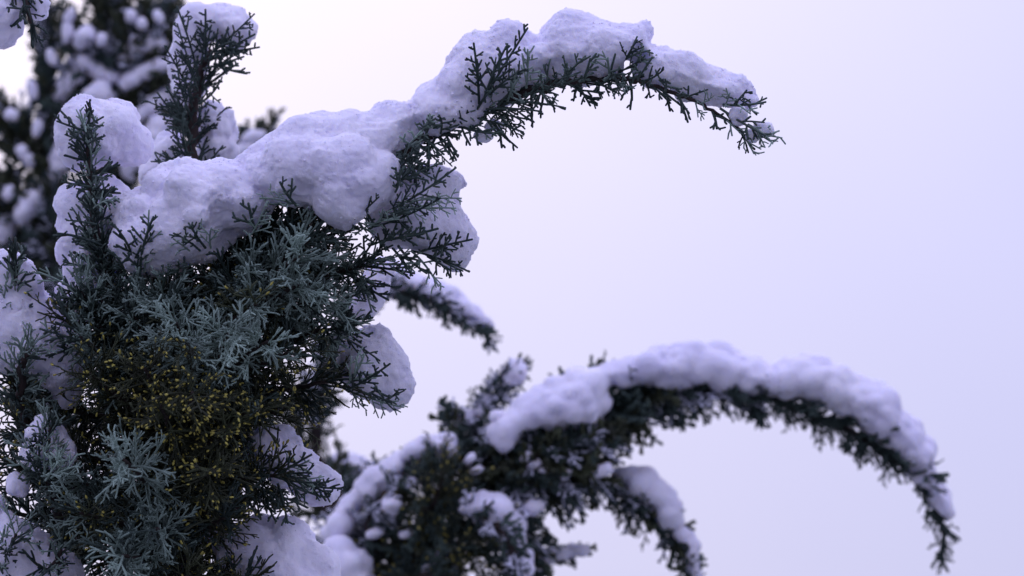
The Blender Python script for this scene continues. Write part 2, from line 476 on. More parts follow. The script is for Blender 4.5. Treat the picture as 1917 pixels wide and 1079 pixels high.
def snow(poly, d, T, R, label, name='snow_load', vox=0.0024, lump=0.012, lumpw=0.06, grain=1.0, group=None, depth=None, lobes=()):
    """snow resting on twigs: rounded body around an outline at distance d, half depth T, edge radius R, with billowy lumps
       depth: optional list of (px, py, offset) metres; lobes: extra puffs (px, py, dz, r px)"""
    SEEDN[0] += 1
    k = pxs(d)
    pl = chaikin(np.array(poly, dtype=float))
    pl = np.stack([(pl[:, 0] - 958.5) * k, (539.5 - pl[:, 1]) * k], axis=1)
    mg = lump * 1.2 + 0.008
    lo = pl.min(0) - mg; hi = pl.max(0) + mg
    zt = T + mg + (0.03 if lobes else 0)
    nu, nv, nw = [int(math.ceil(x / vox)) + 2 for x in (hi[0] - lo[0], hi[1] - lo[1], 2 * zt)]
    U = lo[0] + np.arange(nu) * vox; Vv = lo[1] + np.arange(nv) * vox; W = -zt + np.arange(nw) * vox
    gu, gv = np.meshgrid(U, Vv, indexing='ij')
    D = np.full(gu.shape, 1e9); inside = np.zeros(gu.shape, bool)
    n = len(pl)
    for i in range(n):
        a = pl[i]; b = pl[(i + 1) % n]; e = b - a
        L2 = max(1e-12, e @ e)
        t = np.clip(((gu - a[0]) * e[0] + (gv - a[1]) * e[1]) / L2, 0, 1)
        D = np.minimum(D, (gu - a[0] - e[0] * t) ** 2 + (gv - a[1] - e[1] * t) ** 2)
        c = ((a[1] > gv) != (b[1] > gv))
        with np.errstate(divide='ignore', invalid='ignore'):
            xx = (b[0] - a[0]) * (gv - a[1]) / (b[1] - a[1]) + a[0]
        inside ^= c & (gu < xx)
    D = np.sqrt(D) * np.where(inside, 1, -1)
    Din = D - lump * 0.36                      # lumps push back out to the outline
    q = R - np.minimum(Din, R)
    F = np.sqrt(q[:, :, None] ** 2 + (W[None, None, :] * (R / T)) ** 2) - R
    F = F.astype(np.float32)
    for (lx, ly, dz, r) in lobes:
        cu, cv, r = (lx - 958.5) * k, (539.5 - ly) * k, r * k
        S = np.sqrt((gu[:, :, None] - cu) ** 2 + (gv[:, :, None] - cv) ** 2 + (W[None, None, :] - dz) ** 2) - r
        kk = 0.012
        hh = np.clip(0.5 + 0.5 * (F - S) / kk, 0, 1)
        F = (F * (1 - hh) + S * hh - kk * hh * (1 - hh)).astype(np.float32)
    # rounded puffs budding from the body, as settled snow does
    rng = np.random.default_rng(SEEDN[0])
    F0 = F.copy()
    dens = (0.05 / lumpw) ** 2
    for r, per in ((lump * 2.0, .8), (lump * 1.3, .9), (lump * .8, .5)):
        shell = np.argwhere(np.abs(F0 + r * .42) < vox * .8)
        if len(shell) == 0: continue
        nb = int(per * dens * len(shell) * vox * vox / (r * r) * 0.5) + 1
        for ci in rng.choice(len(shell), min(nb, len(shell)), replace=False):
            rr = r * rng.uniform(.75, 1.15)
            c = np.array([U[shell[ci, 0]], Vv[shell[ci, 1]], W[shell[ci, 2]]])
            ex = np.array([1, rng.uniform(.8, 1.0), 1]) * rr
            kk = rr * .30
            lo_i = np.maximum(0, ((c - ex - kk - np.array([U[0], Vv[0], W[0]])) / vox).astype(int))
            hi_i = np.minimum(np.array(F.shape), ((c + ex + kk - np.array([U[0], Vv[0], W[0]])) / vox).astype(int) + 2)
            sl = tuple(slice(a, b) for a, b in zip(lo_i, hi_i))
            X = (U[sl[0]] - c[0])[:, None, None]; Y = ((Vv[sl[1]] - c[1]) * rr / ex[1])[None, :, None]; Z = (W[sl[2]] - c[2])[None, None, :]
            S = np.sqrt(X * X + Y * Y + Z * Z) - rr
            Fs = F[sl]
            hh = np.maximum(kk - np.abs(Fs - S), 0) / kk
            F[sl] = np.minimum(Fs, S) - hh * hh * kk * .25
    band = np.abs(F) < 0.010
    B = np.argwhere(band)
    pp = np.stack([U[B[:, 0]], Vv[B[:, 1]], W[B[:, 2]]], axis=1) + SEEDN[0] * 3.71
    disp = lump * 0.34 * perlin(pp / 0.034) + lump * 0.06 * perlin(pp / 0.013 + 4.4)
    if grain: disp += grain * 0.0022 * perlin(pp / 0.0062 + 5.7) + grain * 0.0016 * perlin(pp / 0.0031)
    F[band] -= disp.astype(np.float32)
    F[0, :, :] = F[-1, :, :] = F[:, 0, :] = F[:, -1, :] = F[:, :, 0] = F[:, :, -1] = 0.01
    V, Q = surface_nets(F, np.array([U[0], Vv[0], W[0]]), vox)
    off = np.zeros(len(V))
    if depth:
        dp = np.array([((a - 958.5) * k, (539.5 - b) * k, c) for a, b, c in depth])
        w = 1 / (1e-4 + (V[:, None, 0] - dp[None, :, 0]) ** 2 + (V[:, None, 1] - dp[None, :, 1]) ** 2) ** 1.5
        off = (w * dp[None, :, 2]).sum(1) / w.sum(1)
    s = 1 + off / d
    Wd = np.array(CAMP) + np.outer(V[:, 0] * s, np.array(RT)) + np.outer(V[:, 1] * s, np.array(UP)) + np.outer(d + off + V[:, 2], np.array(FW))
    c = Wd.mean(0)
    me = mesh_np(name, Wd - c, [(Q, 0)], [M_SNOW])
    o = link(name, me, c)
    tag(o, label, 'snow', group)
    if grain >= 1:                       # loose crystals and crumbs standing proud of the surface
        nv = len(Wd)
        nrm = np.zeros((nv, 3), dtype=np.float32); me.vertices.foreach_get('normal', nrm.ravel())
        nrm = nrm.reshape(-1, 3)
        mask = perlin(V / 0.03 + SEEDN[0] * 1.3) + rng.normal(0, .35, nv)
        pick = rng.choice(nv, int(nv * .085), replace=False); pick = pick[mask[pick] > -.15]
        m = len(pick)
        r = (0.0007 + 0.0017 * rng.random(m) ** 3)[:, None, None]
        octa = np.array([(1, 0, 0), (-1, 0, 0), (0, 1, 0), (0, -1, 0), (0, 0, 1), (0, 0, -1)], dtype=float)
        q = rng.normal(size=(m, 3, 3)); q, _ = np.linalg.qr(q); q[:, :, 0] *= np.sign(np.linalg.det(q))[:, None]
        pts = np.einsum('nij,kj->nki', q, octa) * r * rng.uniform(.6, 1.3, (m, 6, 1)) + (Wd[pick] - c + nrm[pick] * (r[:, 0] * .35))[:, None, :]
        tri = np.array([(0, 2, 4), (2, 1, 4), (1, 3, 4), (3, 0, 4), (2, 0, 5), (1, 2, 5), (3, 1, 5), (0, 3, 5)])
        tris = (tri[None] + (np.arange(m) * 6)[:, None, None]).reshape(-1, 3)
        g = link('snow_grains', mesh_np('snow_grains', pts.reshape(-1, 3), [(tris, 0)], [M_GRAIN], smooth=False), c, o)
        tag(g, kind='stuff')
    return o
def blob(px, py, rx, ry, d, label, rot=0.0, group=None, name='snow_clump', vox=0.005, T=None):
    pts = []
    for i in range(10):
        a = 2 * math.pi * i / 10
        f = random.uniform(.85, 1.2)
        x, y = math.cos(a) * rx * f, math.sin(a) * ry * f
        pts.append((px + x * math.cos(rot) - y * math.sin(rot), py + x * math.sin(rot) + y * math.cos(rot)))
    k = pxs(d)
    return snow(pts, d, T or max(rx, ry) * k * 0.8, min(rx, ry) * k * 1.05, label, name, vox, lump=min(rx, ry) * k * .35, lumpw=.05, grain=0.6, group=group)

# ================================================================== THE SETTING
NG = 61
xs = np.sign(np.linspace(-1, 1, NG)) * np.abs(np.linspace(-1, 1, NG)) ** 3 * 1500
gx, gy = np.meshgrid(xs, xs, indexing='ij')
gz = 0.05 * np.sin(gx * .9 + 1) * np.cos(gy * .7) * np.exp(-(gx ** 2 + gy ** 2) / 900) - 0.05
gv = np.stack([gx.ravel(), gy.ravel(), gz.ravel()], 1)
gi = np.arange(NG * NG).reshape(NG, NG)
gq = np.stack([gi[:-1, :-1].ravel(), gi[1:, :-1].ravel(), gi[1:, 1:].ravel(), gi[:-1, 1:].ravel()], 1)
tag(link('ground', mesh_np('ground', gv, [(gq, 0)], [M_GROUND])), kind='structure')

TOCAM = -FW

# ================================================================== NEAR TREE (in focus)
D0 = 4.0
def N(px, py, off=0.0): return P(px, py, D0 + off)
near_base = Vector((N(330, 900, 0.12).x, N(330, 900, 0.12).y + .02, -0.06))
near = Tree(near_base, 'blue-grey cypress laden with snow, its sharp upper branch arching over like a hook')
trunk, tp = near.branch('trunk', [near_base, near_base + Vector((0.02, .01, 0.9)), near_base + Vector((-.01, 0.0, 1.7)), N(330, 1000, .12), N(345, 820, .10), N(365, 650, .09), N(400, 520, .08)],
                        [.055, .045, .034, .020, .016, .012, .009])

# --- arching upper branch
ARCH = [N(380, 660, .09), N(450, 540, .07), N(560, 420, .03), N(680, 330, .02), N(770, 272, .0), N(840, 235, 0), N(900, 205, 0), N(960, 182, 0), N(1020, 162, 0), N(1085, 150, 0), N(1150, 147, 0),
        N(1192, 152, 0), N(1221, 161, 0), N(1283, 183, 0), N(1333, 207, 0), N(1384, 243, 0), N(1413, 280, 0)]
arch, ap = near.branch('branch', ARCH, [.012, .011, .010, .009, .0075, .0065, .006, .0052, .0048, .0042, .0034, .003, .0027, .0023, .002, .0017, .0014])
HAND = [  # base px,py -> tip px,py, depth offset base, tip
    (893, 205, 980, 63, -.005, -.05), (897, 195, 895, 98, -.01, -.06), (905, 190, 940, 75, -.02, -.06), (915, 180, 975, 110, -.02, -.06),
    (985, 165, 993, 108, -.01, -.055), (1062, 150, 1076, 98, -.01, -.05), (1092, 152, 1105, 120, -.02, -.05), (1142, 148, 1137, 118, -.02, -.05),
    (1138, 146, 1164, 131, -.02, -.05), (1172, 112, 1187, 76, -.02, -.03), (1172, 110, 1212, 88, -.02, -.03), (1194, 150, 1201, 124, -.01, -.04),
    (1200, 152, 1243, 150, -.01, -.05), (795, 262, 806, 212, -.02, -.06), (825, 250, 836, 206, -.02, -.06), (785, 268, 790, 218, -.03, -.06),
    (760, 285, 772, 250, -.03, -.06), (1075, 152, 1109, 194, 0, -.02), (1105, 151, 1154, 168, 0, -.02), (1178, 150, 1189, 178, 0, -.02),
    (1165, 150, 1155, 172, 0, -.01), (900, 208, 1002, 224, -.01, -.03), (880, 218, 988, 242, -.01, -.04), (850, 232, 932, 270, -.01, -.04),
    (830, 245, 856, 290, -.01, -.03), (795, 262, 832, 285, -.02, -.04), (785, 275, 824, 300, -.02, -.04), (925, 232, 947, 268, -.02, -.03),
    (945, 215, 970, 256, -.02, -.03), (930, 195, 1048, 177, 0, -.03), (910, 205, 1020, 197, -.01, -.04), (980, 178, 1076, 158, 0, -.03),
    (1000, 168, 1030, 150, -.01, -.05), (950, 190, 965, 150, -.01, -.06), (1040, 158, 1060, 130, -.01, -.05),
    (1348, 203, 1433, 262, -.005, -.02), (1353, 196, 1436, 204, -.01, -.03), (1375, 195, 1396, 175, -.02, -.04), (1358, 196, 1366, 182, -.02, -.04),
    (1221, 161, 1244, 184, 0, -.01), (1236, 166, 1262, 191, 0, -.015), (1268, 177, 1284, 213, 0, -.01), (1302, 192, 1309, 216, 0, -.01),
    (1333, 207, 1348, 242, 0, -.01), (1384, 243, 1398, 268, 0, -.01), (1400, 233, 1453, 259, -.01, -.03), (1410, 245, 1443, 266, -.01, -.03),
    (1283, 183, 1297, 172, -.01, -.04), (1310, 196, 1321, 188, -.01, -.03), (1246, 170, 1252, 148, -.01, -.04), (1380, 195, 1406, 212, -.02, -.03),
    (1384, 243, 1414, 284, 0, -.01), (1360, 225, 1388, 250, 0, -.01), (1120, 148, 1125, 175, 0, -.01), (1210, 158, 1222, 182, 0, -.01),
    # fans at the bend under the main snow
    (745, 325, 775, 262, -.04, -.08), (750, 330, 800, 285, -.04, -.07), (745, 340, 835, 300, -.04, -.07), (720, 400, 858, 330, -.03, -.06),
    (735, 385, 855, 352, -.03, -.07), (730, 400, 842, 372, -.03, -.08), (700, 425, 815, 395, -.02, -.08), (725, 370, 770, 300, -.05, -.08),
    (690, 430, 760, 375, -.03, -.09), (665, 440, 720, 385, -.03, -.10), (640, 440, 690, 380, -.03, -.10), (740, 360, 760, 330, -.06, -.1),
    (770, 470, 870, 490, .02, -.02), (770, 470, 830, 520, .02, -.02), (745, 460, 790, 525, .02, -.01), (790, 470, 865, 450, .02, -.03),
    (720, 450, 800, 440, .0, -.06), (735, 465, 775, 510, .01, -.03), (800, 480, 840, 505, .0, -.02), (690, 460, 770, 430, 0, -.08),
    (830, 490, 862, 508, .0, -.02), (810, 470, 850, 465, 0, -.04),
    # pokes through main snow
    (560, 385, 495, 358, -.09, -.1), (555, 385, 520, 350, -.09, -.11), (480, 440, 462, 385, -.08, -.1), (470, 440, 500, 395, -.08, -.11),
    (375, 470, 328, 425, -.08, -.1), (385, 465, 345, 415, -.08, -.11), (395, 465, 385, 430, -.09, -.11), (355, 470, 330, 450, -.08, -.1),
    (262, 520, 262, 400, -.05, -.085), (255, 500, 235, 415, -.05, -.08), (270, 510, 282, 412, -.05, -.09), (330, 520, 345, 480, -.06, -.09),
    (305, 540, 312, 490, -.06, -.09), (240, 530, 225, 460, -.04, -.08),
    # lone outer sprigs on the right of the mass
    (610, 560, 698, 522, -.03, -.05), (640, 560, 702, 545, -.03, -.05), (620, 600, 690, 610, -.02, -.04), (650, 720, 690, 680, .0, -.04),
    (650, 730, 720, 700, .0, -.05), (690, 740, 725, 720, .0, -.05), (640, 725, 700, 760, .02, 0), (680, 740, 748, 770, .02, .0), (655, 730, 680, 762, .02, 0),
    (715, 750, 755, 745, .0, -.03), (560, 905, 630, 918, 0, -.03), (540, 900, 600, 945, 0, -.02), (520, 905, 545, 985, 0, -.02), (490, 905, 505, 985, 0, -.03),
    (550, 895, 590, 905, 0, -.04), (525, 880, 575, 870, 0, -.05), (460, 905, 465, 975, 0, -.05), (570, 905, 640, 930, .0, -.02)]
def front(p, q):      # spray plane faces the camera with some random turn
    return (TOCAM + Vector((random.gauss(0, .3), random.gauss(0, .3), random.gauss(0, .3)))).normalized()
def hand(tree, br, lst, style, dd=D0):
    for bx, by, tx, ty, o0, o1 in lst:
        if tree is near and dd == D0 and ty < by: o0, o1 = o0 - .012, o1 - .022
        a = P(bx, by, dd + o0); b = P(tx, ty, dd + o1)
        s = style if isinstance(style, str) else random.choice(style)
        tree.spray(br, a, b - a, (b - a).length, s, front(a, b), score=5)
hand(near, arch, HAND, ['green', 'green', 'blue'])
near.grow(arch, ap, 60, (.022, .05), (35, 80), ['green', 'green', 'blue'], .40, .80, bias=TOCAM * .4 + Vector((0, 0, -.15)), up=-.03)
near.grow(arch, ap, 60, (.04, .065), (40, 85), ['blue', 'green'], .14, .40, bias=TOCAM * .5 + Vector((0, 0, -.5)), up=-.1)

# --- upright left shoot, with feathered sides
up1, u1 = near.branch('branch', [N(320, 760, .10), N(250, 660, .04), N(205, 590, 0), N(195, 510, -.02), N(178, 420, -.02), N(168, 330, -.02), N(160, 240, -.02)],
                      [.010, .009, .0075, .006, .0045, .0035, .002])
near.grow(up1, u1, 60, (.022, .04), (30, 60), ['green', 'blue', 'green'], .5, 1.0, bias=TOCAM * .5, up=.2)
near.grow(up1, u1, 80, (.03, .055), (30, 70), ['green', 'blue', 'blue'], .14, .66, bias=TOCAM * .5, up=.1)
hand(near, up1, [(160, 245, 112, 232, -.03, -.05), (160, 245, 150, 222, -.03, -.06), (165, 250, 190, 222, -.03, -.06), (165, 270, 192, 250, -.03, -.06),
                 (175, 330, 200, 330, -.04, -.07), (180, 370, 213, 378, -.04, -.07), (175, 390, 205, 360, -.04, -.07), (170, 350, 120, 345, -.03, -.05),
                 (180, 420, 115, 405, -.03, -.06), (190, 500, 110, 500, -.03, -.06), (190, 460, 110, 420, -.03, -.06), (195, 540, 105, 560, -.03, -.06)], ['green', 'green', 'blue'])

# --- dense body: limbs fanning out of the trunk, most of them toward the camera
BODY = [  # end px,py, depth offset, start t on trunk (px,py,off), n sprays, styles
    (430, 625, -.17, (360, 690, .09), 34, ['blue']), (560, 535, -.12, (390, 560, .08), 36, ['blue', 'blue', 'green']),
    (300, 555, -.10, (370, 620, .09), 30, ['blue', 'blue', 'green']), (500, 640, -.15, (365, 680, .09), 26, ['blue']), (610, 555, -.08, (385, 580, .08), 28, ['blue', 'blue', 'green']), (330, 605, -.15, (362, 680, .09), 24, ['blue']), (150, 630, -.09, (350, 760, .10), 26, ['blue', 'green']), (290, 990, -.16, (333, 980, .11), 26, ['blue', 'green']), (560, 480, -.13, (400, 540, .08), 26, ['blue']), (250, 590, -.08, (355, 700, .09), 30, ['blue', 'green']),
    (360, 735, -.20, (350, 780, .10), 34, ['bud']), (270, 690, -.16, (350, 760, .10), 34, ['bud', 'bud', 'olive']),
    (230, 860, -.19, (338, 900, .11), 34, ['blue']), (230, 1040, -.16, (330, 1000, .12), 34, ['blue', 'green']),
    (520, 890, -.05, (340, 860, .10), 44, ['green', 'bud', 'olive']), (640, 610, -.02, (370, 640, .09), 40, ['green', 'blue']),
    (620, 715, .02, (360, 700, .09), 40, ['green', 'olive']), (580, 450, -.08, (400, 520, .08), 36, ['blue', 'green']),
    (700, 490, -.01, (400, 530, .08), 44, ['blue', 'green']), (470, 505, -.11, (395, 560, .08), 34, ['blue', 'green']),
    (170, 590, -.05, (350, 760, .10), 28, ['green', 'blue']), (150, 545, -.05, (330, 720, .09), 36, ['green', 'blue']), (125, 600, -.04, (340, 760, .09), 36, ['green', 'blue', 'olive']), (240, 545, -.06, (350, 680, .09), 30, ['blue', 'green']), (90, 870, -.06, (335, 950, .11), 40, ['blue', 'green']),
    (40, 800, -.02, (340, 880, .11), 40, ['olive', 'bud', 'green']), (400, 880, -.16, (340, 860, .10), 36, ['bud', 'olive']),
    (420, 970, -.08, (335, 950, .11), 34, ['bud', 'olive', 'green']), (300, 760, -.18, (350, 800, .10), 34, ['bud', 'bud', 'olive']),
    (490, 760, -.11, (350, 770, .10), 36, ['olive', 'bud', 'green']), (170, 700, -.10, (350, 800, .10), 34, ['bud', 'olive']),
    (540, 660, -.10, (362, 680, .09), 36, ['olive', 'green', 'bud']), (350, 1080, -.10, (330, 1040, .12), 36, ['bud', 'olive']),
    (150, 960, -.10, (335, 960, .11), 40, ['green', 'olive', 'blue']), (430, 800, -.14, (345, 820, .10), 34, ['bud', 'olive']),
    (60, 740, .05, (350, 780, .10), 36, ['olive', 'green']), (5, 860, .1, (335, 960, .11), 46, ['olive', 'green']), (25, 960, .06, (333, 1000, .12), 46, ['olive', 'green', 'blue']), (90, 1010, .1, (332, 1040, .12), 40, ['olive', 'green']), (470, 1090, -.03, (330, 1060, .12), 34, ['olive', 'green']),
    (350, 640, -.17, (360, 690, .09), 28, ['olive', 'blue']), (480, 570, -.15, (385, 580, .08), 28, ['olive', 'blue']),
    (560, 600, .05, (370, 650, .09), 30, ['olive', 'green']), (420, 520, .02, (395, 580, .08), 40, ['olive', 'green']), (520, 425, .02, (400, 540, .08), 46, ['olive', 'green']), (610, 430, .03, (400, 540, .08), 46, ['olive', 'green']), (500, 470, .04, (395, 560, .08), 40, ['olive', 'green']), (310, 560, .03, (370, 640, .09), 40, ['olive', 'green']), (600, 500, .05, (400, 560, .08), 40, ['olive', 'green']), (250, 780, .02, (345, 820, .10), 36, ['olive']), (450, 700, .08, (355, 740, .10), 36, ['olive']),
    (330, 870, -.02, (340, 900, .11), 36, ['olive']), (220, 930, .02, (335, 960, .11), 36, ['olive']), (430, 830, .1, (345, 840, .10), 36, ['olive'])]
for (ex, ey, eo, (sx, sy, so), n, st) in BODY:
    a, b = N(sx, sy, so), N(ex, ey, eo)
    mid = a.lerp(b, .5) + Vector((0, 0, -.015))
    br, pp = near.branch('branch', [a, mid, b], [.007, .005, .0018])
    near.grow(br, pp, int(n * 1.35), (.035, .07), (28, 75), st, .18, 1.0, bias=TOCAM * .3, up=.03)

# --- left edge shoots
for pts, n, st in (([N(60, 900, .08), N(25, 700, .03), N(20, 600, 0), N(32, 500, -.02)], 46, ['green', 'blue']),
                   ([N(60, 900, .08), N(40, 720, -.02), N(45, 670, -.05), N(62, 650, -.06)], 30, ['green', 'blue']),
                   ([N(120, 980, .05), N(90, 900, -.02), N(85, 850, -.06), N(95, 800, -.07)], 34, ['blue', 'green']),
                   ([N(-120, 1150, .08), N(-40, 1090, 0), N(10, 1040, -.06), N(30, 1000, -.08)], 30, ['blue', 'green']),
                   ([N(0, 1200, .05), N(60, 1120, 0), N(100, 1060, -.06), N(115, 1030, -.08)], 26, ['green', 'blue']),
                   ([N(330, 1180, .12), N(280, 1140, 0), N(240, 1090, -.1), N(235, 1060, -.14)], 36, ['blue', 'green']),
                   ([N(-60, -240, .10), N(20, -80, .03), N(48, 0, .0), N(58, 45, -.01)], 22, ['green'])):
    br, pp = near.branch('branch', pts, [.007, .005, .004, .0018])
    near.grow(br, pp, int(n * 1.25), (.022, .048), (25, 60), st, .3, 1.0, bias=TOCAM * .6, up=.2 if n != 22 else -.1)
hand(near, br, [(80, 895, 62, 812, -.07, -.075), (82, 890, 90, 800, -.07, -.075), (90, 895, 122, 838, -.07, -.08), (75, 895, 50, 850, -.07, -.08), (95, 895, 140, 862, -.07, -.08), (70, 895, 40, 880, -.06, -.07),
                (85, 885, 75, 835, -.075, -.09), (95, 880, 112, 845, -.075, -.09), (60, 890, 30, 862, -.06, -.06), (85, 900, 105, 868, -.08, -.10), (100, 905, 150, 885, -.07, -.09)], ['blue', 'blue', 'green'])
# stem linking the shoot seen at the top edge to the trunk (it drops out of the frame on the left)
near.branch('branch', [N(330, 1300, .12), N(-160, 1180, .16), N(-330, 600, .14), N(-220, 0, .11), N(-60, -240, .10)], [.012, .011, .009, .008, .007])
near.branch('branch', [N(330, 1300, .12), N(60, 1240, .1), N(-120, 1150, .08)], [.010, .008, .006])
near.branch('branch', [N(330, 1300, .12), N(140, 1250, .1), N(0, 1200, .05)], [.010, .007, .006])
near.branch('branch', [N(335, 960, .11), N(180, 960, .13), N(60, 900, .08)], [.006, .005, .004])
# --- far side of the crown
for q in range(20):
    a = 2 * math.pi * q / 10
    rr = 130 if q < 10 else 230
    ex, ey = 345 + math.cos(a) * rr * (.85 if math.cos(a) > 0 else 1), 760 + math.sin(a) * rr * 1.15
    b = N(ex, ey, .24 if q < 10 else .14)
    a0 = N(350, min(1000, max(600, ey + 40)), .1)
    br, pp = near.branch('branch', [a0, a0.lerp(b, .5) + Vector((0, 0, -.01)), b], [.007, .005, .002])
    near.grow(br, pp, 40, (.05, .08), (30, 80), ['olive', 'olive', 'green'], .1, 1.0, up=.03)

# --- upright side shoot just behind the focal plane
DB = .30
sh, sp_ = near.branch('branch', [N(345, 700, .14), N(350, 420, .25), N(356, 300, DB), N(362, 200, DB), N(378, 130, DB), N(395, 95, DB)], [.010, .009, .008, .0065, .005, .003])
hand(near, sh, [(356, 250, 300, 190, DB, DB - .05), (358, 220, 318, 130, DB, DB - .05), (362, 190, 322, 90, DB, DB - .06), (368, 160, 335, 60, DB, DB - .06),
                (372, 150, 350, 25, DB, DB - .06), (385, 115, 385, 38, DB, DB - .06), (392, 105, 440, 55, DB, DB - .06), (395, 100, 465, 45, DB, DB - .06),
                (380, 130, 440, 115, DB, DB - .05), (390, 110, 462, 75, DB, DB - .05), (400, 110, 455, 105, DB, DB - .04), (400, 120, 448, 145, DB, DB - .04),
                (372, 195, 425, 165, DB, DB - .03), (405, 100, 468, 95, DB, DB - .05), (356, 290, 310, 250, DB, DB - .05), (352, 320, 295, 285, DB, DB - .05),
                (355, 300, 320, 215, DB, DB - .05), (358, 260, 330, 170, DB, DB - .05), (360, 240, 385, 205, DB, DB - .05), (352, 310, 270, 320, DB, DB - .04),
                (370, 170, 352, 110, DB, DB - .06), (360, 200, 340, 150, DB, DB - .06), (358, 300, 330, 290, DB, DB - .05)], 'green')
near.grow(sh, sp_, 28, (.04, .075), (30, 60), 'green', .45, .95, bias=TOCAM * .3 + RT * -.4, up=.25)

# --- lower crown beneath the frame, so the tree carries on to the ground
for lvl in range(7):
    z = 0.45 + lvl * 0.235
    for q in range(5):
        a = 2 * math.pi * (q + .5 * (lvl % 2)) / 5 + random.uniform(-.2, .2)
        p0 = near_base + Vector((0, 0, z)); r = .42 - .02 * lvl
        if P(0, 1079, 4).z < z + .25: r *= .7
        p1 = p0 + Vector((math.cos(a) * r, math.sin(a) * r, .12))
        br, pp = near.branch('branch', [p0, p0.lerp(p1, .5) + Vector((0, 0, .0)), p1], [.010, .007, .002])
        near.grow(br, pp, 6, (.08, .12), (30, 75), ['olive', 'green'], .2, 1.0, up=.1)

# ================================================================== MIDDLE TREE (lower right, slightly out of focus)
D1 = 5.25
def C(px, py, off=0.0): return P(px, py, D1 + off)
mid_base = Vector((C(690, 1000).x, C(690, 1000).y + .05, -.06))
middle = Tree(mid_base, 'soft-focus cypress behind with long snow-topped boughs drooping in wide arches')
mt, mp = middle.branch('trunk', [mid_base, mid_base + Vector((0, 0, 1.0)), mid_base + Vector((.02, 0, 1.7)), C(690, 1250, .1), C(660, 1080, .12), C(620, 930, .12)],
                       [.07, .06, .045, .034, .025, .02])
c1, c1p = middle.branch('branch', [C(680, 1180, .1), C(770, 1020, .05), C(870, 915, 0), C(960, 845, 0), C(1090, 775, 0), C(1230, 735, 0), C(1380, 742, 0), C(1490, 762, 0), C(1600, 815, 0), C(1680, 862, 0), C(1738, 930, 0), C(1762, 990, 0), C(1766, 1040, 0)],
                        [.018, .016, .014, .012, .010, .009, .008, .007, .0062, .005, .004, .003, .002])
middle.grow(c1, c1p, 170, (.035, .065), (30, 80), ['green', 'dense', 'frost'], .30, .66, bias=Vector((0, 0, -.35)) + TOCAM * .3, up=-.12)
middle.grow(c1, c1p, 90, (.06, .085), (40, 85), 'green', .30, .50, bias=Vector((0, 0, -.6)) + TOCAM * .2, up=-.15)
middle.grow(c1, c1p, 120, (.03, .06), (30, 70), 'green', .64, .86, bias=Vector((0, 0, -.2)) + TOCAM * .3, up=-.1)
middle.grow(c1, c1p, 60, (.022, .045), (20, 55), 'green', .82, 1.0, bias=TOCAM * .4, up=-.15)
middle.grow(c1, c1p, 90, (.08, .11), (40, 90), ['dense', 'stout'], .12, .52, bias=Vector((0, 0, -.7)), up=-.1)
middle.grow(c1, c1p, 34, (.05, .085), (30, 60), ['green', 'dense'], .34, .9, bias=TOCAM * 2.2 + Vector((0, 0, .5)), up=.35)
MB = [ # (points), n, lengths, angles, style, up
    ([C(880, 900), C(895, 800), C(920, 745), C(968, 695)], 90, (.03, .045), (25, 50), ['green', 'frost'], .0),
    ([C(960, 850), C(1050, 880), C(1130, 905), C(1200, 950), C(1260, 1010), C(1290, 1060), C(1300, 1110)], 120, (.035, .06), (30, 70), 'green', -.1),
    ([C(870, 915, -.02), C(925, 945, -.04), C(965, 995, -.05), C(975, 1050, -.05), C(970, 1120, -.05)], 90, (.05, .08), (30, 75), 'green', -.1),
    ([C(930, 1120), C(990, 1065), C(1050, 1045), C(1096, 1030)], 50, (.02, .032), (20, 45), 'green', -.05),
    ([C(720, 1090), C(690, 1000), C(720, 910), C(790, 865), C(840, 850)], 110, (.04, .06), (30, 80), ['green', 'frost'], -.25),
    ([C(720, 1090), C(660, 1040), C(640, 1000), C(655, 970)], 60, (.04, .06), (30, 75), ['green', 'frost'], .0),
    ([C(760, 1030), C(800, 960, -.1), C(820, 920, -.12), C(830, 880, -.12)], 80, (.06, .1), (30, 80), ['green', 'olive'], .0),
    ([C(740, 1060), C(690, 985, -.09), C(730, 915, -.11), C(800, 875, -.09)], 26, (.03, .045), (30, 75), ['dense', 'frost', 'green'], .0),
    ([C(860, 960, -.1), C(905, 965, -.16), C(945, 1000, -.18), C(965, 1060, -.18), C(965, 1130, -.17)], 46, (.025, .045), (30, 75), ['dense', 'green', 'frost'], -.1),
    ([C(720, 1090), C(780, 1040, -.08), C(850, 1020, -.12), C(900, 1030, -.12)], 90, (.06, .1), (30, 85), ['olive', 'green'], .0),
    ([C(700, 1140), C(760, 1090, -.1), C(830, 1080, -.14), C(900, 1090, -.14)], 90, (.06, .1), (30, 85), ['bud', 'green'], .05),
    ([C(900, 890), C(960, 900, -.06), C(1030, 890, -.08), C(1100, 870, -.06)], 100, (.06, .1), (30, 85), 'green', .0),
    ([C(900, 880), C(980, 860, -.08), C(1060, 840, -.1), C(1140, 825, -.08)], 90, (.04, .06), (30, 85), 'green', .0),
    ([C(870, 915), C(870, 840, -.02), C(850, 800, -.02), C(850, 780)], 40, (.03, .05), (25, 60), 'green', .1),
    ([C(920, 880), C(930, 830, -.08), C(935, 800, -.1), C(940, 815, -.1)], 36, (.03, .05), (25, 70), 'green', .0),
    ([C(620, 930, .12), C(590, 830, .1), C(610, 700, .05), C(660, 580, 0), C(720, 545, 0), C(790, 558, 0), C(850, 585, 0), C(890, 610, 0), C(917, 640, 0)], 190, (.03, .052), (25, 65), ['green', 'dense', 'frost'], -.08),
    ([C(640, 1000, .12), C(620, 920, .2), C(640, 895, .3), C(700, 885, .35)], 60, (.06, .09), (30, 80), 'green', .0),
    ([C(610, 900, .12), C(570, 860, .12), C(560, 790, .12), C(575, 740, .12)], 60, (.06, .09), (30, 80), ['olive', 'green'], .0),
]
